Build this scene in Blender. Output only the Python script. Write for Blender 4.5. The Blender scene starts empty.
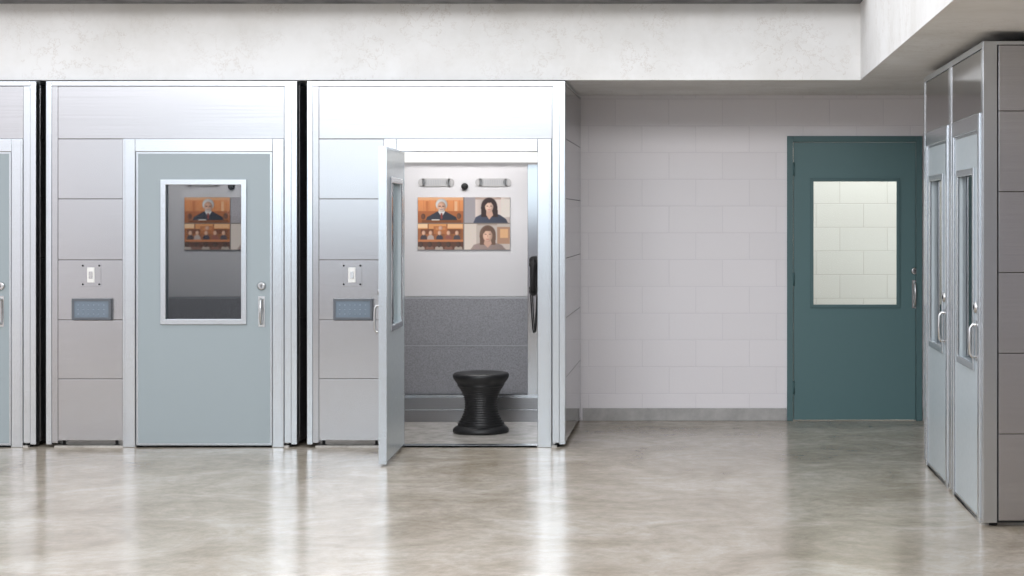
import bpy, math, random
import numpy as np
from mathutils import Vector, Matrix
random.seed(3)
scene=bpy.context.scene
COL=scene.collection
scene.view_settings.view_transform='Standard'
scene.view_settings.exposure=0.13

# ---------------------------------------------------------------- materials
def srgb(r,g,b):
    f=lambda c:(c/255/12.92) if c/255<=0.04045 else ((c/255+0.055)/1.055)**2.4
    return (f(r),f(g),f(b),1)
def newmat(name):
    m=bpy.data.materials.new(name); m.use_nodes=True
    nt=m.node_tree; b=nt.nodes['Principled BSDF']
    return m,nt,b
def N(nt,t,**kw):
    n=nt.nodes.new(t)
    for k,v in kw.items(): setattr(n,k,v)
    return n
def simple(name,col,rough=.5,metal=0,spec=.5,coat=0):
    m,nt,b=newmat(name)
    b.inputs['Base Color'].default_value=col
    b.inputs['Roughness'].default_value=rough
    b.inputs['Metallic'].default_value=metal
    b.inputs['Specular IOR Level'].default_value=spec
    b.inputs['Coat Weight'].default_value=coat
    tc=N(nt,'ShaderNodeTexCoord'); no=N(nt,'ShaderNodeTexNoise')
    no.inputs['Scale'].default_value=35
    nt.links.new(tc.outputs['Object'],no.inputs['Vector'])
    mr=N(nt,'ShaderNodeMapRange')
    mr.inputs['To Min'].default_value=max(0,rough-.04); mr.inputs['To Max'].default_value=min(1,rough+.04)
    nt.links.new(no.outputs['Fac'],mr.inputs['Value']); nt.links.new(mr.outputs['Result'],b.inputs['Roughness'])
    return m
def emis(name,col,s=1):
    m=bpy.data.materials.new(name); m.use_nodes=True; nt=m.node_tree
    nt.nodes.clear(); o=N(nt,'ShaderNodeOutputMaterial'); e=N(nt,'ShaderNodeEmission')
    e.inputs['Color'].default_value=col; e.inputs['Strength'].default_value=s
    nt.links.new(e.outputs[0],o.inputs[0]); return m
def brushed(name,col,rough=.33,aniso=.5,var=.06,scale=(1.0,1.0,320)):
    m,nt,b=newmat(name)
    b.inputs['Metallic'].default_value=1; b.inputs['Roughness'].default_value=rough
    b.inputs['Anisotropic'].default_value=aniso
    tc=N(nt,'ShaderNodeTexCoord'); mp=N(nt,'ShaderNodeMapping'); mp.inputs['Scale'].default_value=scale
    no=N(nt,'ShaderNodeTexNoise'); no.inputs['Scale'].default_value=1; no.inputs['Detail'].default_value=4
    nt.links.new(tc.outputs['Object'],mp.inputs['Vector']); nt.links.new(mp.outputs[0],no.inputs['Vector'])
    cr=N(nt,'ShaderNodeValToRGB')
    c0=[max(0,c*(1-var*2)) for c in col[:3]]+[1]; c1=[min(1,c*(1+var)) for c in col[:3]]+[1]
    cr.color_ramp.elements[0].color=c0; cr.color_ramp.elements[0].position=.3
    cr.color_ramp.elements[1].color=c1; cr.color_ramp.elements[1].position=.7
    nt.links.new(no.outputs['Fac'],cr.inputs[0]); nt.links.new(cr.outputs[0],b.inputs['Base Color'])
    tg=N(nt,'ShaderNodeTangent'); tg.direction_type='RADIAL'; tg.axis='Z'
    nt.links.new(tg.outputs[0],b.inputs['Tangent'])
    return m
def glass(name,tint,refl=.12,gc=(1,1,1,1)):
    m=bpy.data.materials.new(name); m.use_nodes=True; nt=m.node_tree
    nt.nodes.clear(); o=N(nt,'ShaderNodeOutputMaterial')
    t=N(nt,'ShaderNodeBsdfTransparent'); t.inputs[0].default_value=tint
    g=N(nt,'ShaderNodeBsdfGlossy'); g.inputs['Roughness'].default_value=.03; g.inputs['Color'].default_value=gc
    lw=N(nt,'ShaderNodeLayerWeight'); lw.inputs['Blend'].default_value=refl
    mx=N(nt,'ShaderNodeMixShader')
    nt.links.new(lw.outputs['Fresnel'],mx.inputs[0]); nt.links.new(t.outputs[0],mx.inputs[1]); nt.links.new(g.outputs[0],mx.inputs[2])
    nt.links.new(mx.outputs[0],o.inputs[0]); return m

M_PANEL=brushed('brushed_steel_panel',(.53,.525,.535,1),.24,.6,.045)
M_SIDE=brushed('brushed_steel_side',(.56,.555,.57,1),.26,.4,.04)
M_FRAME=brushed('aluminium_frame',(.66,.69,.72,1),.24,.3,.02)
M_EDGE=brushed('aluminium_trim',(.58,.61,.64,1),.25,.2,.02)
M_SMOKE=brushed('dark_polished_steel',(.42,.42,.43,1),.12,.2,.03)
M_DOOR=simple('door_paint_blue_grey',srgb(147,157,161),.4)
M_DOOR2=simple('door_inner_laminate',srgb(182,191,196),.25,0,.6)
M_BLACK=simple('black_rubber',srgb(14,14,15),.6)
M_CORE=simple('dark_core',srgb(22,22,24),.7)
M_BEZEL=simple('keypad_housing',srgb(88,92,98),.4)
M_CHROME=brushed('satin_chrome',(.6,.6,.6,1),.2,0,.02)
M_GLASS=glass('window_glass',(.70,.71,.72,1),.16)
M_GLASSR=glass('reflective_glass',(.75,.78,.80,1),.35)
M_GLASSC=glass('clear_glass',(.92,.95,.95,1),.1)
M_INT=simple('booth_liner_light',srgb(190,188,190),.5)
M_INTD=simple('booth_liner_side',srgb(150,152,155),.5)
M_KEYP=simple('touch_glass',srgb(108,120,132),.2,0,.6)
M_KEYI=emis('touch_icons',srgb(150,164,178),.8)
M_PLATE=brushed('stainless_plate',(.6,.6,.6,1),.25,0,.02)
M_KICK=brushed('steel_kick_plate',(.34,.34,.35,1),.3,.3,.03)
M_WHITEP=simple('white_plastic',srgb(225,223,220),.35)
M_TEAL=simple('teal_door_paint',srgb(82,113,116),.5)
M_TEALF=simple('teal_frame_paint',srgb(74,104,107),.5)
M_STOOL=simple('black_polypropylene',srgb(24,24,26),.42)
M_VENT=simple('vent_grey',srgb(160,158,158),.5)
M_LED=emis('led_diffuser',(1,.985,.96,1),1.05)

def fabric():
    m,nt,b=newmat('grey_acoustic_felt'); b.inputs['Roughness'].default_value=.95
    tc=N(nt,'ShaderNodeTexCoord'); no=N(nt,'ShaderNodeTexNoise'); no.inputs['Scale'].default_value=120; no.inputs['Detail'].default_value=5
    cr=N(nt,'ShaderNodeValToRGB'); cr.color_ramp.elements[0].color=srgb(116,116,120); cr.color_ramp.elements[0].position=.3
    cr.color_ramp.elements[1].color=srgb(142,142,147); cr.color_ramp.elements[1].position=.7
    nt.links.new(tc.outputs['Object'],no.inputs['Vector']); nt.links.new(no.outputs['Fac'],cr.inputs[0]); nt.links.new(cr.outputs[0],b.inputs['Base Color'])
    return m
M_FELT=fabric()

def cmu(name,col,mort):
    m,nt,b=newmat(name); b.inputs['Roughness'].default_value=.5
    tc=N(nt,'ShaderNodeTexCoord'); sp=N(nt,'ShaderNodeSeparateXYZ'); cb=N(nt,'ShaderNodeCombineXYZ')
    nt.links.new(tc.outputs['Object'],sp.inputs[0]); 
    ad=N(nt,'ShaderNodeMath',operation='ADD'); nt.links.new(sp.outputs['X'],ad.inputs[0]); nt.links.new(sp.outputs['Y'],ad.inputs[1])
    nt.links.new(ad.outputs[0],cb.inputs['X']); nt.links.new(sp.outputs['Z'],cb.inputs['Y'])
    br=N(nt,'ShaderNodeTexBrick'); br.inputs['Scale'].default_value=1
    br.inputs['Brick Width'].default_value=.405; br.inputs['Row Height'].default_value=.2025
    br.inputs['Mortar Size'].default_value=.004; br.inputs['Mortar Smooth'].default_value=.6
    br.inputs['Color1'].default_value=col; br.inputs['Color2'].default_value=tuple(c*.975 for c in col[:3])+(1,); br.inputs['Mortar'].default_value=mort
    nt.links.new(cb.outputs[0],br.inputs['Vector'])
    no=N(nt,'ShaderNodeTexNoise'); no.inputs['Scale'].default_value=60; no.inputs['Detail'].default_value=6
    nt.links.new(tc.outputs['Object'],no.inputs['Vector'])
    nt.links.new(br.outputs['Color'],b.inputs['Base Color'])
    inv=N(nt,'ShaderNodeMath',operation='MULTIPLY_ADD'); inv.inputs[1].default_value=-1; 
    nm=N(nt,'ShaderNodeMath',operation='MULTIPLY'); nm.inputs[1].default_value=.3
    nt.links.new(no.outputs['Fac'],nm.inputs[0]); nt.links.new(br.outputs['Fac'],inv.inputs[0]); nt.links.new(nm.outputs[0],inv.inputs[2])
    bp=N(nt,'ShaderNodeBump'); bp.inputs['Strength'].default_value=.35; bp.inputs['Distance'].default_value=.006
    nt.links.new(inv.outputs[0],bp.inputs['Height']); nt.links.new(bp.outputs[0],b.inputs['Normal'])
    return m
M_CMU=cmu('painted_concrete_block',srgb(238,234,237),srgb(229,225,229))
M_CMU2=cmu('cream_concrete_block',srgb(228,227,221),srgb(206,204,197))

def plaster():
    m,nt,b=newmat('weathered_white_plaster'); b.inputs['Roughness'].default_value=.75
    tc=N(nt,'ShaderNodeTexCoord')
    n1=N(nt,'ShaderNodeTexNoise'); n1.inputs['Scale'].default_value=1.6; n1.inputs['Detail'].default_value=8; n1.inputs['Roughness'].default_value=.65
    nt.links.new(tc.outputs['Object'],n1.inputs['Vector'])
    c1=N(nt,'ShaderNodeValToRGB'); c1.color_ramp.elements[0].color=srgb(221,219,216); c1.color_ramp.elements[0].position=.35
    c1.color_ramp.elements[1].color=srgb(234,233,232); c1.color_ramp.elements[1].position=.6
    nt.links.new(n1.outputs['Fac'],c1.inputs[0])
    n2=N(nt,'ShaderNodeTexNoise'); n2.inputs['Scale'].default_value=4.5; n2.inputs['Detail'].default_value=7; n2.inputs['Roughness'].default_value=.7
    nt.links.new(tc.outputs['Object'],n2.inputs['Vector'])
    s=N(nt,'ShaderNodeMath',operation='SUBTRACT'); s.inputs[1].default_value=.5; nt.links.new(n2.outputs['Fac'],s.inputs[0])
    a=N(nt,'ShaderNodeMath',operation='ABSOLUTE'); nt.links.new(s.outputs[0],a.inputs[0])
    r=N(nt,'ShaderNodeValToRGB'); r.color_ramp.elements[0].color=(1,1,1,1); r.color_ramp.elements[1].color=(0,0,0,1); r.color_ramp.elements[1].position=.010
    nt.links.new(a.outputs[0],r.inputs[0])
    n3=N(nt,'ShaderNodeTexNoise'); n3.inputs['Scale'].default_value=2.2; n3.inputs['Detail'].default_value=3
    nt.links.new(tc.outputs['Object'],n3.inputs['Vector'])
    r3=N(nt,'ShaderNodeValToRGB'); r3.color_ramp.elements[0].position=.42; r3.color_ramp.elements[1].position=.62
    nt.links.new(n3.outputs['Fac'],r3.inputs[0])
    mm=N(nt,'ShaderNodeMath',operation='MULTIPLY'); nt.links.new(r.outputs[0],mm.inputs[0]); nt.links.new(r3.outputs[0],mm.inputs[1])
    m5=N(nt,'ShaderNodeMath',operation='MULTIPLY'); m5.inputs[1].default_value=.55; nt.links.new(mm.outputs[0],m5.inputs[0])
    mx=N(nt,'ShaderNodeMix',data_type='RGBA'); mx.inputs[7].default_value=srgb(186,174,163)
    nt.links.new(m5.outputs[0],mx.inputs[0]); nt.links.new(c1.outputs[0],mx.inputs[6]); nt.links.new(mx.outputs[2],b.inputs['Base Color'])
    bp=N(nt,'ShaderNodeBump'); bp.inputs['Strength'].default_value=.12; bp.inputs['Distance'].default_value=.01
    nt.links.new(n1.outputs['Fac'],bp.inputs['Height']); nt.links.new(bp.outputs[0],b.inputs['Normal'])
    return m
M_PLAST=plaster()

def concrete_floor():
    m,nt,b=newmat('polished_concrete'); 
    tc=N(nt,'ShaderNodeTexCoord')
    n1=N(nt,'ShaderNodeTexNoise'); n1.inputs['Scale'].default_value=1.5; n1.inputs['Detail'].default_value=12; n1.inputs['Roughness'].default_value=.72; n1.inputs['Distortion'].default_value=.8
    n2=N(nt,'ShaderNodeTexNoise'); n2.inputs['Scale'].default_value=9; n2.inputs['Detail'].default_value=12; n2.inputs['Roughness'].default_value=.82; n2.inputs['Distortion'].default_value=.3
    for n in (n1,n2): nt.links.new(tc.outputs['Object'],n.inputs['Vector'])
    c1=N(nt,'ShaderNodeValToRGB'); e=c1.color_ramp.elements
    e[0].color=srgb(154,142,125); e[0].position=.36; e[1].color=srgb(190,182,170); e[1].position=.62
    x=e.new(.5); x.color=srgb(174,164,149)
    nt.links.new(n1.outputs['Fac'],c1.inputs[0])
    c2=N(nt,'ShaderNodeValToRGB'); c2.color_ramp.elements[0].color=(.76,.74,.715,1); c2.color_ramp.elements[0].position=.34; c2.color_ramp.elements[1].color=(1.0,1.0,1.0,1); c2.color_ramp.elements[1].position=.58
    nt.links.new(n2.outputs['Fac'],c2.inputs[0])
    mx=N(nt,'ShaderNodeMix',data_type='RGBA',blend_type='MULTIPLY'); mx.inputs[0].default_value=1
    nt.links.new(c1.outputs[0],mx.inputs[6]); nt.links.new(c2.outputs[0],mx.inputs[7]); nt.links.new(mx.outputs[2],b.inputs['Base Color'])
    mr=N(nt,'ShaderNodeMapRange'); mr.inputs['From Min'].default_value=.3; mr.inputs['From Max'].default_value=.7; mr.inputs['To Min'].default_value=.13; mr.inputs['To Max'].default_value=.25
    nt.links.new(n2.outputs['Fac'],mr.inputs['Value']); nt.links.new(mr.outputs[0],b.inputs['Roughness'])
    b.inputs['Specular IOR Level'].default_value=.40
    n3=N(nt,'ShaderNodeTexNoise'); n3.inputs['Scale'].default_value=2.5; n3.inputs['Detail'].default_value=3; nt.links.new(tc.outputs['Object'],n3.inputs['Vector'])
    bp=N(nt,'ShaderNodeBump'); bp.inputs['Strength'].default_value=.03; bp.inputs['Distance'].default_value=.02
    nt.links.new(n3.outputs['Fac'],bp.inputs['Height']); nt.links.new(bp.outputs[0],b.inputs['Normal'])
    return m
M_FLOOR=concrete_floor()
def conc(name,ca,cb_,sc=5):
    m,nt,b=newmat(name); b.inputs['Roughness'].default_value=.7
    tc=N(nt,'ShaderNodeTexCoord'); no=N(nt,'ShaderNodeTexNoise'); no.inputs['Scale'].default_value=sc; no.inputs['Detail'].default_value=8; no.inputs['Roughness'].default_value=.7
    cr=N(nt,'ShaderNodeValToRGB'); cr.color_ramp.elements[0].color=ca; cr.color_ramp.elements[0].position=.35; cr.color_ramp.elements[1].color=cb_; cr.color_ramp.elements[1].position=.65
    nt.links.new(tc.outputs['Object'],no.inputs['Vector']); nt.links.new(no.outputs['Fac'],cr.inputs[0]); nt.links.new(cr.outputs[0],b.inputs['Base Color'])
    return m
M_BASE=conc('grey_baseboard',srgb(158,156,155),srgb(184,182,180),6)
M_CEIL=conc('dark_ceiling_concrete',srgb(70,70,72),srgb(130,130,130),4)
M_WALLF=conc('painted_wall_grey',srgb(176,174,180),srgb(186,184,190),2)
M_SLAB=conc('booth_floor_vinyl',srgb(150,145,138),srgb(190,186,180),7)
M_SLAB.node_tree.nodes['Principled BSDF'].inputs['Roughness'].default_value=.2

# ---------------------------------------------------------------- mesh builder
class MB:
    def __init__(s): s.v=[]; s.f=[]; s.m=[]; s.mats=[]; s.sm=[]
    def mi(s,m):
        if m not in s.mats: s.mats.append(m)
        return s.mats.index(m)
    def face(s,idx,m,smooth=False): s.f.append(idx); s.m.append(s.mi(m)); s.sm.append(smooth)
    def box(s,x0,x1,y0,y1,z0,z1,m):
        b=len(s.v)
        s.v+=[(x0,y0,z0),(x1,y0,z0),(x1,y1,z0),(x0,y1,z0),(x0,y0,z1),(x1,y0,z1),(x1,y1,z1),(x0,y1,z1)]
        for q in ((0,3,2,1),(4,5,6,7),(0,1,5,4),(1,2,6,5),(2,3,7,6),(3,0,4,7)): s.face([b+i for i in q],m)
        return s
    def ring(s,x0,x1,z0,z1,hx0,hx1,hz0,hz1,y0,y1,m):
        b=len(s.v)
        for y in (y0,y1):
            s.v+=[(x0,y,z0),(x1,y,z0),(x1,y,z1),(x0,y,z1),(hx0,y,hz0),(hx1,y,hz0),(hx1,y,hz1),(hx0,y,hz1)]
        for i in range(4):
            j=(i+1)%4
            s.face([b+i,b+j,b+4+j,b+4+i],m)
            s.face([b+8+j,b+8+i,b+12+i,b+12+j],m)
            s.face([b+i,b+8+i,b+8+j,b+j],m)
            s.face([b+4+i,b+4+j,b+12+j,b+12+i],m)
        return s
    def lathe(s,prof,m,c=(0,0,0),axis='z',seg=40,smooth=True,cap=True):
        b=len(s.v)
        for (r,h) in prof:
            for k in range(seg):
                a=2*math.pi*k/seg; p,q=r*math.cos(a),r*math.sin(a)
                if axis=='z': P=(p,q,h)
                elif axis=='y': P=(p,h,q)
                else: P=(h,p,q)
                s.v.append((P[0]+c[0],P[1]+c[1],P[2]+c[2]))
        for i in range(len(prof)-1):
            for k in range(seg):
                k2=(k+1)%seg
                s.face([b+i*seg+k,b+i*seg+k2,b+(i+1)*seg+k2,b+(i+1)*seg+k],m,smooth)
        if cap:
            s.face([b+k for k in range(seg)][::-1],m); n=b+(len(prof)-1)*seg
            s.face([n+k for k in range(seg)],m)
        return s
    def tube(s,pts,r,m,seg=10):
        pts=[Vector(p) for p in pts]; b=len(s.v); n=len(pts)
        rr=r if isinstance(r,(list,tuple)) else [r]*n
        for i,p in enumerate(pts):
            t=(pts[min(i+1,n-1)]-pts[max(i-1,0)]).normalized()
            up=Vector((1,0,0)) if abs(t.x)<.9 else Vector((0,1,0))
            u=t.cross(up).normalized(); w=t.cross(u)
            for k in range(seg):
                a=2*math.pi*k/seg; s.v.append(tuple(p+u*rr[i]*math.cos(a)+w*rr[i]*math.sin(a)))
        for i in range(n-1):
            for k in range(seg):
                k2=(k+1)%seg; s.face([b+i*seg+k,b+i*seg+k2,b+(i+1)*seg+k2,b+(i+1)*seg+k],m,True)
        s.face([b+k for k in range(seg)],m); s.face([b+(n-1)*seg+k for k in range(seg)],m)
        return s
    def done(s,name,parent=None,loc=None,bevel=0,rot=None):
        if loc is None:
            mn=[min(v[i] for v in s.v) for i in range(3)]; mx=[max(v[i] for v in s.v) for i in range(3)]
            loc=[(mn[i]+mx[i])/2 for i in range(3)]
            vs=[tuple(v[i]-loc[i] for i in range(3)) for v in s.v]
        else: vs=s.v
        me=bpy.data.meshes.new(name); me.from_pydata(vs,[],s.f)
        for m in s.mats: me.materials.append(m)
        for p,mi,sm in zip(me.polygons,s.m,s.sm): p.material_index=mi; p.use_smooth=sm
        me.update()
        o=bpy.data.objects.new(name,me); COL.objects.link(o); o.location=loc
        if rot: o.rotation_euler=rot
        if parent: o.parent=parent
        if bevel:
            bm=o.modifiers.new('bevel','BEVEL'); bm.width=bevel; bm.segments=2; bm.limit_method='ANGLE'; bm.angle_limit=math.radians(50)
        return o
def empty(name,loc,rotz=0):
    e=bpy.data.objects.new(name,None); COL.objects.link(e); e.location=loc; e.rotation_euler=(0,0,rotz); e.empty_display_size=.2
    return e

# ---------------------------------------------------------------- room shell
ZC=2.457; YW=13.6; YB=12.1; ZH=2.97
XL,XR=-8.0,4.2
MB().box(XL,XR,-5,15.6,-.1,0,M_FLOOR).done('floor',loc=(0,0,0))
DX0,DX1,DZ1=.657,1.677,2.149
w=MB(); w.box(XL,DX0,YW,YW+.2,0,ZC,M_CMU); w.box(DX1,XR,YW,YW+.2,0,ZC,M_CMU); w.box(DX0,DX1,YW,YW+.2,DZ1,ZC,M_CMU)
w.done('wall_back',loc=(0,0,0))
MB().box(-.885,DX0-.005,YW-.018,YW-.001,0,.095,M_BASE).done('baseboard_back',bevel=.003)
MB().box(DX1+.005,XR-.02,YW-.018,YW-.001,0,.095,M_BASE).done('baseboard_back_right',bevel=.003)
b=MB()
XS=1.078
poly=[(XL,YB),(XS,YB),(XS,-5),(XR,-5),(XR,YW+.2),(XL,YW+.2)]
n=len(poly); base=len(b.v)
b.v+=[(p[0],p[1],ZC) for p in poly]+[(p[0],p[1],ZH+.35) for p in poly]
b.face(list(range(base,base+n))[::-1],M_PLAST); b.face(list(range(base+n,base+2*n)),M_PLAST)
for i in range(n):
    j=(i+1)%n; b.face([base+i,base+j,base+n+j,base+n+i],M_PLAST)
b.done('ceiling_bulkhead',loc=(0,0,0))
MB().box(XL,XS-.002,11.6,YB-.002,ZH,ZH+.3,M_CEIL).done('ceiling')
MB().box(XL-.2,XL,-5,YW+.2,0,ZH+.3,M_CMU).done('wall_left')
MB().box(XR,XR+.2,-5,15.6,0,ZH+.3,M_CMU).done('wall_right')
# unseen wall and window behind the viewpoint, added for reflections in the booth metal
MB().ring(XL,XR,0,4.2,-7.7,-1.7,1.5,3.1,-5.2,-5,M_WALLF).done('wall_front',loc=(0,0,0))
wn=MB(); wn.ring(-7.7,-1.7,1.5,3.1,-7.64,-1.76,1.56,3.04,-5.15,-5.05,M_FRAME)
for i in range(1,5):
    x=-7.7+6*i/5; wn.box(x-.025,x+.025,-5.13,-5.07,1.56,3.04,M_FRAME)
wn.done('added_window')
MB().box(-1.2,XR,15.4,15.6,0,2.9,M_CMU2).done('wall_corridor')
MB().box(-1.2,XR,YW+.2,15.6,2.9,3.0,M_PLAST).done('ceiling_corridor')

# ---------------------------------------------------------------- teal door
d=empty('door_1',((DX0+DX1)/2,YW,0))
def L(x): return x-(DX0+DX1)/2
cx0,cx1=L(DX0),L(DX1)
f=MB(); f.box(cx0-.0,cx0+.045,-.025,.1,0,DZ1,M_TEALF); f.box(cx1-.045,cx1,-.025,.1,0,DZ1,M_TEALF); f.box(cx0+.045,cx1-.045,-.025,.1,DZ1-.045,DZ1,M_TEALF)
f.done('frame',d,bevel=.003)
wx0,wx1,wz0,wz1=L(.853),L(1.488),.873,1.809
MB().ring(cx0+.049,cx1-.049,.006,DZ1-.049,wx0,wx1,wz0,wz1,-.005,.04,M_TEAL).done('leaf',d,bevel=.002)
MB().ring(wx0-.022,wx1+.022,wz0-.022,wz1+.022,wx0+.004,wx1-.004,wz0+.004,wz1-.004,-.016,-.004,M_TEALF).done('window_trim',d,bevel=.003)
MB().box(wx0,wx1,.012,.018,wz0,wz1,M_GLASSC).done('glazing',d)
def pull_handle(parent,x,zl,z0,z1,y,s=1):
    h=MB()
    h.lathe([(.03,0),(.03,-.006),(.024,-.014),(.02,-.016)],M_CHROME,(x,y,zl),'y',24)
    h.box(x-.003,x+.003,y-.0185,y-.016,zl-.01,zl+.01,M_BLACK)
    h.box(x-.022,x+.022,y-.004,y,z0-.012,z1+.012,M_PLATE)
    h.tube([(x,y,z1-.01),(x,y-.022,z1-.008),(x,y-.034,z1-.025),(x,y-.036,(z0+z1)/2),(x,y-.034,z0+.025),(x,y-.022,z0+.008),(x,y,z0+.01)],.008,M_CHROME,12)
    return h.done('pull_handle',parent)
pull_handle(d,L(1.642-.02),1.13,.86,1.05,-.005)
hh=MB()
for z in (.25,1.07,1.9): hh.lathe([(.008,-.05),(.008,.05)],M_TEALF,(cx0+.05,-.012,z),'z',12)
hh.done('hinges',d)

# ---------------------------------------------------------------- booths
ZT=2.443
def door_leaf(parent,x0,x1,z0,z1,wx0,wx1,wz0,wz1,y,th,mat,glassmat,handle=True):
    o=parent
    MB().ring(x0,x1,z0,z1,wx0,wx1,wz0,wz1,y,y+th,mat).done('door_leaf',o,bevel=.002)
    e=MB()
    e.ring(x0-.003,x1+.003,z0-.001,z1+.003,x0+.010,x1-.010,z0+.010,z1-.010,y-.002,y+th+.002,M_EDGE); e.done('door_edge_band',o)
    t=MB(); t.ring(wx0-.03,wx1+.03,wz0-.03,wz1+.03,wx0+.006,wx1-.006,wz0+.006,wz1-.006,y-.012,y,M_FRAME)
    t.ring(wx0-.03,wx1+.03,wz0-.03,wz1+.03,wx0+.006,wx1-.006,wz0+.006,wz1-.006,y+th,y+th+.012,M_FRAME)
    t.done('window_frame',o,bevel=.003)
    MB().box(wx0,wx1,y+th/2-.003,y+th/2+.003,wz0,wz1,glassmat).done('door_glass',o)
    if handle: pull_handle(o,x1-.066,1.077,.817,.997,y)

def control_cluster(parent,x,y):
    s=MB(); z=1.15
    s.box(x-.066,x+.066,y-.002,y,z-.076,z+.076,M_PANEL)
    s.box(x-.024,x+.024,y-.008,y,z-.05,z+.05,M_WHITEP); s.box(x-.012,x+.012,y-.015,y-.008,z-.024,z+.024,M_PLATE)
    for dx in (-.055,.055):
        for dz in (-.062,.062): s.lathe([(.007,0),(.006,-.005)],M_CORE,(x+dx,y,z+dz),'y',10)
    s.done('light_switch_plate',parent,bevel=.001)
    p=MB(); z=.923; x+=.01
    p.ring(x-.13,x+.13,z-.07,z+.07,x-.115,x+.115,z-.055,z+.055,y-.03,y,M_BEZEL)
    p.box(x-.115,x+.115,y-.025,y,z-.055,z+.055,M_KEYP)
    for i in range(6):
        for j in range(3):
            p.box(x-.092+i*.034,x-.083+i*.034,y-.0262,y-.025,z-.034+j*.03,z-.030+j*.03,M_KEYI)
    p.done('touch_keypad',parent)

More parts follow.
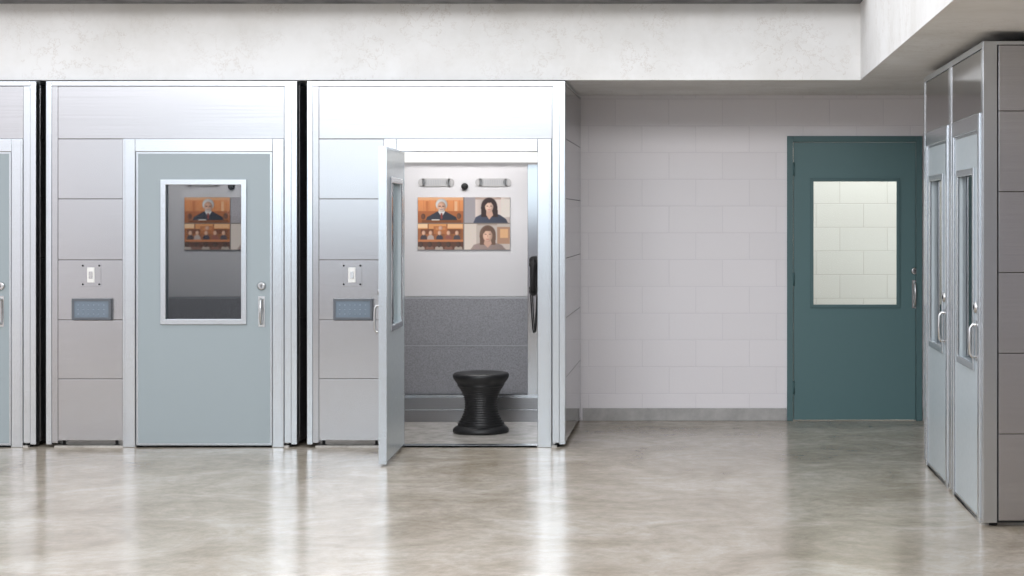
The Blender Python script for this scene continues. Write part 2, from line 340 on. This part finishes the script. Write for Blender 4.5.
def booth(origin,rotz,W,layout,door_open=None,depth=1.575,H=ZT,end_panel=False,light=0,header=None,liner=True):
    e=empty('privacy_booth',origin,rotz)
    header=header or M_PANEL
    colx,cas0,op0,op1,cas1=layout
    g=.0016; fy=0.0; ft=.07; zb=.045
    MB().box(.012,.055,.03,depth,.02,H-.01,M_CORE).done('wall_core_left',e)
    MB().box(W-.055,W-.012,.03,depth,.02,H-.01,M_CORE).done('wall_core_right',e)
    MB().box(.055,W-.055,depth-.05,depth,.02,H-.01,M_CORE).done('wall_core_back',e)
    MB().box(.03,W-.03,.03,depth,H-.03,H-.005,M_CORE).done('roof_core',e)
    MB().box(.056,W-.056,.0,depth-.05,.0,.012,M_SLAB).done('floor_pan',e)
    ft_=MB()
    for x in (.1,cas0-.06,W-.06):
        for y in (.06,depth-.12): ft_.lathe([(.022,0),(.022,.012),(.01,.016),(.01,.045)],M_BLACK,(x,y,0),'z',16)
    ft_.done('levelling_feet',e)
    fr=MB()
    fr.box(0,.037,fy,ft,.02,H,M_FRAME); fr.box(.038,.08-g,fy+.002,ft,.03,H-.034,M_PANEL)
    fr.box(W-.086+g,W-.039,fy+.002,ft,.03,H-.034,M_FRAME); fr.box(W-.038,W,fy,ft,.02,H,M_FRAME)
    fr.box(.037,W-.038,fy,ft,H-.032,H,M_FRAME)
    fr.done('front_posts',e,bevel=.002)
    hx0=.08
    MB().box(hx0,W-.086,fy+.003,ft,2.057+g,H-.034-g,header).done('header_panel',e,bevel=.002)
    if colx is not None:
        zs=[2.057,1.657,1.25,.85,.457,zb]
        c=MB()
        for i in range(5): c.box(.08,cas0-g,fy+.003,ft,zs[i+1]+g,zs[i]-g,M_PANEL)
        c.done('column_panels',e,bevel=.002)
        control_cluster(e,.3,fy+.003)
        MB().box(.06,cas0,.075,.11,.05,2.3,M_INTD).done('column_backing',e)
    ca=MB()
    ca.box(cas0,op0-.004,fy-.006,ft+.02,.0,2.057,M_FRAME); ca.box(op1+.004,cas1,fy-.006,ft+.02,.0,2.057,M_FRAME)
    ca.box(op0-.004,op1+.004,fy-.006,ft+.02,1.972,2.057,M_FRAME)
    ca.done('door_casing',e,bevel=.004)
    cl=MB(); q=.012
    cl.box(cas0+q,cas0+q+.004,fy-.0075,fy,.03,2.057-q,M_EDGE); cl.box(cas1-q-.004,cas1-q,fy-.0075,fy,.03,2.057-q,M_EDGE)
    cl.done('casing_reveals',e)
    MB().box(op0,op1,fy,ft+.02,.0,.0135,M_EDGE).done('threshold',e)
    sd=MB(); zz=[H-.02]+[z for z in (2.06,1.66,1.26,.86,.46)]+[.03]
    for i in range(6):
        sd.box(W-.012,W,ft+.008,depth-.03,zz[i+1]+g,zz[i]-g,M_SMOKE if (end_panel and rotz==0) else M_SIDE)
        sd.box(0,.012,ft+.008,depth-.03,zz[i+1]+g,zz[i]-g,M_SIDE)
    sd.box(W-.014,W,depth-.028,depth,.02,H,M_FRAME); sd.box(0,.014,depth-.028,depth,.02,H,M_FRAME)
    sd.box(W-.014,W,ft,depth,H-.018,H,M_FRAME)
    sd.done('side_cladding',e,bevel=.0015)
    yb=1.43
    li=MB()
    li.box(.056,W-.056,yb,depth-.051,.93+.012,2.35,M_INT)
    li.box(.056,W-.056,yb-.012,yb,.22,.93,M_FELT)
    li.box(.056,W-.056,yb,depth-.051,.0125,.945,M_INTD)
    li.box(.056,W-.056,yb-.035,yb,.0125,.215,M_KICK)
    li.box(.056,W-.056,yb-.037,yb-.03,.19,.215,M_EDGE)
    li.box(.056,W-.056,yb-.037,yb-.03,.10,.106,M_EDGE)
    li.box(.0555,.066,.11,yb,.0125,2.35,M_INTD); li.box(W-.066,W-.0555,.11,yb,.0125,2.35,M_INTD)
    li.box(.056,W-.056,.09,depth-.06,2.35,2.37,M_INT)
    li.box(.056,W-.056,yb-.0135,yb-.011,.575,.581,M_INTD)
    li.done('interior_lining',e)
    MB().box(.07,W-.07,yb-.05,yb-.001,1.945,2.06,M_LED if light else M_WHITEP).done('led_strip',e,bevel=.004)
    if colx is not None:
        ctr=.865
        v=MB()
        for k in (-1,1):
            x=ctr+k*.213; z=1.795
            v.box(x-.105,x+.105,yb-.006,yb,z-.03,z+.03,M_VENT); 
            v.lathe([(.03,0),(.03,-.006)],M_VENT,(x-.105,yb,z),'y',20); v.lathe([(.03,0),(.03,-.006)],M_VENT,(x+.105,yb,z),'y',20)
            for j in range(16): v.box(x-.1+j*.013,x-.094+j*.013,yb-.0065,yb-.005,z-.02,z+.02,M_INTD)
        v.done('air_vents',e)
        MB().lathe([(.026,0),(.026,-.01),(.022,-.02),(.014,-.028),(.004,-.032)],M_BLACK,(ctr,yb,1.765),'y',24).done('dome_camera',e)
    wz0,wz1=.85,1.757
    lx0,lx1=op0+.004,op1-.004
    wx0=lx0+.19; wx1=lx1-.195
    if colx is None: wx0=lx0+.15; wx1=lx1-.15; wz0=.78
    if door_open is None:
        door_leaf(e,lx0,lx1,.018,1.968,wx0,wx1,wz0,wz1,fy+.004,.045,M_DOOR if colx is not None else M_DOOR2,M_GLASS if colx is not None else M_GLASSR)
    else:
        hz=bpy.data.objects.new('door_hinge_pivot',None); COL.objects.link(hz); hz.parent=e; hz.location=(lx0,fy-.008,0); hz.rotation_euler=(0,0,-math.radians(door_open))
        door_leaf(hz,0,lx1-lx0,.018,1.968,wx0-lx0,wx1-lx0,wz0,wz1,0,.045,M_DOOR2,M_GLASSC)
        hg=MB()
        for z in (.25,1.0,1.75): hg.lathe([(.008,-.05),(.008,.05)],M_CHROME,(lx0-.006,fy-.014,z),'z',12)
        hg.done('hinges',e)
    if light:
        ld=bpy.data.lights.new('booth_downlight','AREA'); ld.energy=light; ld.shape='RECTANGLE'; ld.size=W-.5; ld.size_y=.5; ld.color=(1,.99,.98)
        lo=bpy.data.objects.new('booth_downlight',ld); COL.objects.link(lo); lo.parent=e; lo.location=(W/2,.75,2.33)
    return e

lay=(.08,.513,.6,1.507,1.587)
lay2=(.08,.513,.6,1.533,1.63)
B0=booth((-6.10,12,0),0,1.673,lay,light=20)
B1=booth((-4.36,12,0),0,1.673,lay,light=20)
B2=booth((-2.62,12,0),0,1.72,lay2,door_open=87.4,end_panel=True,light=24)
layR=(None,.1,.17,1.02,1.09)
R0=booth((1.401,11.26,0),-math.pi/2,1.172,layR,H=2.406,header=M_SMOKE,light=9)
R1=booth((1.401,10.085,0),-math.pi/2,1.172,layR,H=2.406,header=M_SMOKE,light=9,end_panel=True)

# ---------------------------------------------------------------- video display: colours painted per vertex on one flat grid
K=3; IW,IH=93*K,53*K
IMG=np.zeros((IH,IW,3))
YY,XX=np.mgrid[0:IH,0:IW]; PX=(XX+.5)/K; PY=(YY+.5)/K
def paint(mask,c,grad=None):
    c=np.array(c,float)[None,None,:]*np.ones((IH,IW,1))
    if grad is not None: c=c*grad[...,None]
    IMG[:]=IMG*(1-mask[...,None])+c*mask[...,None]
def Rr(x0,y0,x1,y1,c,g=None): paint(((PX>=x0)&(PX<x1)&(PY>=y0)&(PY<y1)).astype(float),c,g)
def Pp(pts,c,g=None):
    inside=np.zeros((IH,IW),bool); n=len(pts)
    for i in range(n):
        x1,y1=pts[i]; x2,y2=pts[(i+1)%n]
        if y1==y2: continue
        cnd=((y1>PY)!=(y2>PY))&(PX<(x2-x1)*(PY-y1)/(y2-y1)+x1); inside^=cnd
    paint(inside.astype(float),c,g)
def Oo(cx,cy,rx,ry,c,sh=.25):
    d=((PX-cx)/rx)**2+((PY-cy)/ry)**2
    g=1.08-sh*np.clip(d,0,1)-sh*.6*np.clip((PX-cx)/rx,-1,1)
    paint(np.clip((1.05-d)*6,0,1),c,g)
vg=1.1-.25*(PY%26.5)/26.5
# judge
Rr(0,0,46,26,(222,132,74),vg); Rr(0,0,46,3,(238,170,120)); Rr(0,14,46,26,(176,92,50),vg)
for x in range(0,46,6): Rr(x,3,x+.5,14,(186,100,54))
Rr(8,4,11,14,(196,108,58)); Rr(37,4,40,14,(240,176,126))
Pp([(7,26),(9.5,20),(16,16.5),(20.5,14),(27.5,14),(32,16.5),(38.5,20),(41,26)],(40,42,52),1.1-.3*(PX-7)/34)
Pp([(20.5,14.5),(24,20),(27.6,14.5),(26,13),(22,13)],(228,224,220))
Pp([(23.2,16),(24.8,16),(25.2,21),(24,22.5),(22.8,21)],(120,50,46))
Oo(24,7.4,6.0,6.0,(208,206,204),.2); Oo(24,9.6,4.3,5.3,(216,160,132))
Oo(24,13.2,3.0,2.0,(200,186,176),.2)
Rr(21,8.7,23.3,9.6,(90,66,58)); Rr(24.7,8.7,27,9.6,(90,66,58)); Rr(23.6,9.6,24.5,11.3,(196,132,108)); Rr(22.5,12.4,25.5,12.9,(150,84,74))
Rr(4,23,44,26,(132,70,40),vg); Oo(5.5,19.5,2.2,3,(92,54,40)); Oo(41.5,19,2.2,3,(96,60,46)); Rr(14,22.4,22,23.4,(232,226,216))
# woman
Rr(46.6,0,93,26,(204,186,178),1.0+.12*np.sin(PX*.25)); Rr(46.6,0,58,26,(158,150,154)); Rr(84,2,93,20,(226,214,204)); Rr(58,0,84,2.4,(180,152,138))
Pp([(56,26),(58.5,20),(65,16.8),(70,15.6),(76,15.6),(83,18),(89,22),(91,26)],(52,56,72),1.15-.3*(PX-56)/35)
Oo(72,9.5,8.2,9.2,(46,34,34),.1); Pp([(63.8,10),(64,20),(69,20),(76,20),(81,20),(80.2,9)],(44,32,32))
Pp([(69.2,13),(74.8,13),(76,18),(72,22.5),(69,18)],(206,158,136)); Oo(72,9.5,4.3,5.7,(224,180,158))
Pp([(67.4,9),(68,4),(73,2.2),(76.8,6),(76.6,9),(74,5.4),(70.4,5.8)],(44,32,32))
Rr(69.3,8.6,71.1,9.3,(80,54,50)); Rr(73,8.6,74.8,9.3,(80,54,50)); Rr(70.7,12.3,73.5,12.9,(184,92,90)); Rr(71.7,9.3,72.4,11,(206,160,138))
# courtroom
Rr(0,26.6,46,53,(138,76,44),1.0+.1*np.sin(PX*.7)); Rr(0,26.6,46,32,(214,138,80)); Rr(0,26.6,10,31,(244,196,148)); Rr(30,27,45,31,(238,176,122)); Rr(10,27,11,35,(120,66,40)); Rr(29,27,30,35,(120,66,40))
Rr(3,32,43,37,(102,54,34)); Rr(16,29.5,30,37,(166,92,50)); Rr(18,30.5,28,33,(196,116,66)); Oo(23,31,2,2.2,(200,150,124))
for x,c in ((6,(56,46,50)),(13,(170,150,142)),(22,(48,44,54)),(31,(130,70,58)),(39.5,(62,54,60))):
    Pp([(x-3.8,44),(x-3,39.4),(x-1,38),(x+1,38),(x+3,39.4),(x+3.8,44)],c); Oo(x,36,1.9,2.4,(206,154,126))
Rr(0,42.6,46,45,(184,104,60)); Rr(0,45,46,53,(76,46,36))
for i,x in enumerate((3,12,21.5,31,41)):
    Pp([(x-4.4,53),(x-3.6,50.2),(x,48.8),(x+3.6,50.2),(x+4.4,53)],(112,74,62) if i%2 else (160,144,132)); Oo(x,47.6,2.3,2.8,(62,44,38))
# second participant: shoulder-length brown hair, plain collar
Rr(46.6,26.6,93,53,(186,170,160)); Rr(46.6,26.6,59,53,(214,198,186)); Rr(80,30,93,47,(162,120,94)); Rr(83,32,91,41,(220,164,114)); Rr(60,26.6,80,28.5,(160,140,130))
Pp([(53,53),(56.5,48),(64,45.6),(77,45.6),(84.5,48),(89,53)],(138,118,112),1.1-.25*(PX-53)/36)
Oo(70.5,37.4,8.2,9.2,(96,70,58),.15); Pp([(62.4,38),(62.8,48),(78.4,48),(78.6,38)],(92,66,54))
Pp([(67.6,42),(73.4,42),(74.6,47),(70.5,51),(66.6,47)],(196,150,128)); Oo(70.5,38.6,4.9,6.6,(212,164,140))
Pp([(65.2,38),(66,32),(70,29),(75.2,32),(76,38),(73.4,34),(68.4,34)],(90,64,52))
Rr(67.4,37,69.4,37.8,(84,60,52)); Rr(71.7,37,73.7,37.8,(84,60,52)); Rr(69,42,72,42.7,(178,98,92)); Rr(70,38,71,40.4,(194,144,122))
rng=np.random.RandomState(2)
IMG+=rng.normal(0,4,IMG.shape)
for _ in range(2):
    P_=np.pad(IMG,((1,1),(1,1),(0,0)),'edge')
    IMG=(P_[1:-1,1:-1]*2+P_[:-2,1:-1]+P_[2:,1:-1]+P_[1:-1,:-2]+P_[1:-1,2:])/6
IMG=IMG*.80+210*.20
IMG[:, int(46*K):int(46.6*K)]=(170,160,156); IMG[int(26*K):int(26.6*K),:]=(170,160,156)
lin=np.clip(IMG/255,0,1); lin=np.where(lin<=.04045,lin/12.92,((lin+.055)/1.055)**2.4)
kx=.0074
vs=[(((x+.5)/K-46.5)*kx,0,(26.5-(y+.5)/K)*kx) for y in range(IH) for x in range(IW)]
fs=[(y*IW+x,(y+1)*IW+x,(y+1)*IW+x+1,y*IW+x+1) for y in range(IH-1) for x in range(IW-1)]
SME=bpy.data.meshes.new('screen_picture'); SME.from_pydata(vs,[],fs)
ca_=SME.color_attributes.new('pic','FLOAT_COLOR','POINT')
arr=np.ones((IH*IW,4),dtype=np.float32); arr[:,:3]=lin.reshape(-1,3); ca_.data.foreach_set('color',arr.ravel())
M_SCR=bpy.data.materials.new('lcd_picture'); M_SCR.use_nodes=True; nt=M_SCR.node_tree; nt.nodes.clear()
o_=N(nt,'ShaderNodeOutputMaterial'); e_=N(nt,'ShaderNodeEmission'); at=N(nt,'ShaderNodeAttribute'); at.attribute_name='pic'
nt.links.new(at.outputs['Color'],e_.inputs[0]); e_.inputs[1].default_value=.93; nt.links.new(e_.outputs[0],o_.inputs[0])
SME.materials.append(M_SCR)
def display(loc):
    e=empty('video_display',loc)
    b=MB(); b.box(-.346,.346,-.008,-.001,-.198,.198,M_VENT); b.done('bezel',e,bevel=.002)
    o=bpy.data.objects.new('screen_picture',SME); COL.objects.link(o); o.parent=e; o.location=(0,-.009,0)
    return e
YS=12+1.43
for bx in (-2.62,-4.36,-6.10): 
    display((bx+ (463.5-700)/ (1800/13.4)+2.62, YS, 1.53+(218-223.5)/(1800/13.4)))

# ---------------------------------------------------------------- telephone on steel strip
t=empty('wall_telephone',(-1.235,YS,1.1))
MB().box(-.05,.05,-.02,-.001,-1.07,.83,M_SMOKE).done('steel_back_strip',t,bevel=.002)
h=MB(); h.box(-.03,.03,-.05,-.02,-.12,.12,M_CORE); h.box(-.034,.034,-.075,-.05,.07,.1,M_CORE); h.box(-.034,.034,-.075,-.05,-.1,-.08,M_CORE); h.done('cradle',t,bevel=.004)
h=MB(); h.tube([(0,-.085,.13),(0,-.105,.1),(0,-.115,.04),(0,-.115,-.04),(0,-.105,-.1),(0,-.085,-.13)],[.02,.02,.014,.014,.02,.02],M_BLACK,14)
h.lathe([(.03,0),(.032,.012),(.026,.03)],M_BLACK,(0,-.105,.115),'y',20); h.lathe([(.03,0),(.032,.012),(.026,.03)],M_BLACK,(0,-.105,-.115),'y',20)
h.done('handset',t)
h=MB(); pts=[]
for i in range(41):
    a=i/40; z=-.14-.28*math.sin(a*math.pi)
    pts.append((-.02+.045*a, -.09+.03*a, z))
h.tube(pts,.005,M_BLACK,8); h.done('armoured_cord',t)

# ---------------------------------------------------------------- stool
s=MB()
prof=[(.001,0),(.190,0),(.197,.006),(.197,.022),(.188,.034),(.168,.05)]
n=17
for i in range(n):
    a=i/(n-1); z=.055+a*.27
    r=.112+.05*abs(2*a-1)**2.0
    prof+=[(r-.006,z),(r+.004,z+.27/(n-1)*.35),(r+.004,z+.27/(n-1)*.6)]
prof+=[(.165,.345),(.182,.365),(.195,.385),(.198,.400),(.196,.412),(.188,.420),(.17,.424),(.1,.421),(.001,.420)]
s.lathe(prof,M_STOOL,(0,0,0),'z',64,cap=False)
s.done('stool',loc=(-1.553,12.76,.0125))

# ---------------------------------------------------------------- lights & world
def area(name,loc,rot,sx,sy,e,col=(1,1,1)):
    l=bpy.data.lights.new(name,'AREA'); l.shape='RECTANGLE'; l.size=sx; l.size_y=sy; l.energy=e; l.color=col
    o=bpy.data.objects.new(name,l); COL.objects.link(o); o.location=loc; o.rotation_euler=rot; return o
area('hall_fill',(-2.0,1.0,4.6),(math.radians(68),0,0),8,1.4,400,(.99,.99,1))  # unseen fill light, added to brighten the booths and back wall
area('hall_fill_cool',(-1.9,7.6,4.0),(math.radians(48),0,0),1.0,.5,10,(.66,.88,1))  # small bluish fill, added to cool the light on the booths
area('window_fill',(-4.7,-5.25,2.3),(math.radians(90),0,0),5.9,1.5,38,(.62,.87,1))  # cool fill added behind the window opening, for highlights on the steel panels
area('corridor_lamp',(1.6,14.6,2.85),(0,0,0),2.5,.6,38,(1,.99,.97))
w=bpy.data.worlds.new('world'); scene.world=w; w.use_nodes=True
nt=w.node_tree; bg=nt.nodes['Background']; bg.inputs['Strength'].default_value=1.0
tc=N(nt,'ShaderNodeTexCoord'); sp=N(nt,'ShaderNodeSeparateXYZ'); nt.links.new(tc.outputs['Generated'],sp.inputs[0])
cr=N(nt,'ShaderNodeValToRGB'); cr.color_ramp.elements[0].position=.1; cr.color_ramp.elements[0].color=(1.54,1.6,1.70,1)
cr.color_ramp.elements[1].position=.8; cr.color_ramp.elements[1].color=(1.5,1.53,1.59,1)
nt.links.new(sp.outputs['Z'],cr.inputs[0]); nt.links.new(cr.outputs[0],bg.inputs['Color'])

# ---------------------------------------------------------------- camera
cd=bpy.data.cameras.new('camera'); co=bpy.data.objects.new('camera',cd); COL.objects.link(co)
co.location=(0,0,1.53); co.rotation_euler=(math.radians(90),0,0)
cd.sensor_width=36; cd.lens=1800/1024*36; cd.shift_x=-(700-512)/1024; cd.shift_y=-(288-218)/1024
cd.clip_end=100
scene.camera=co
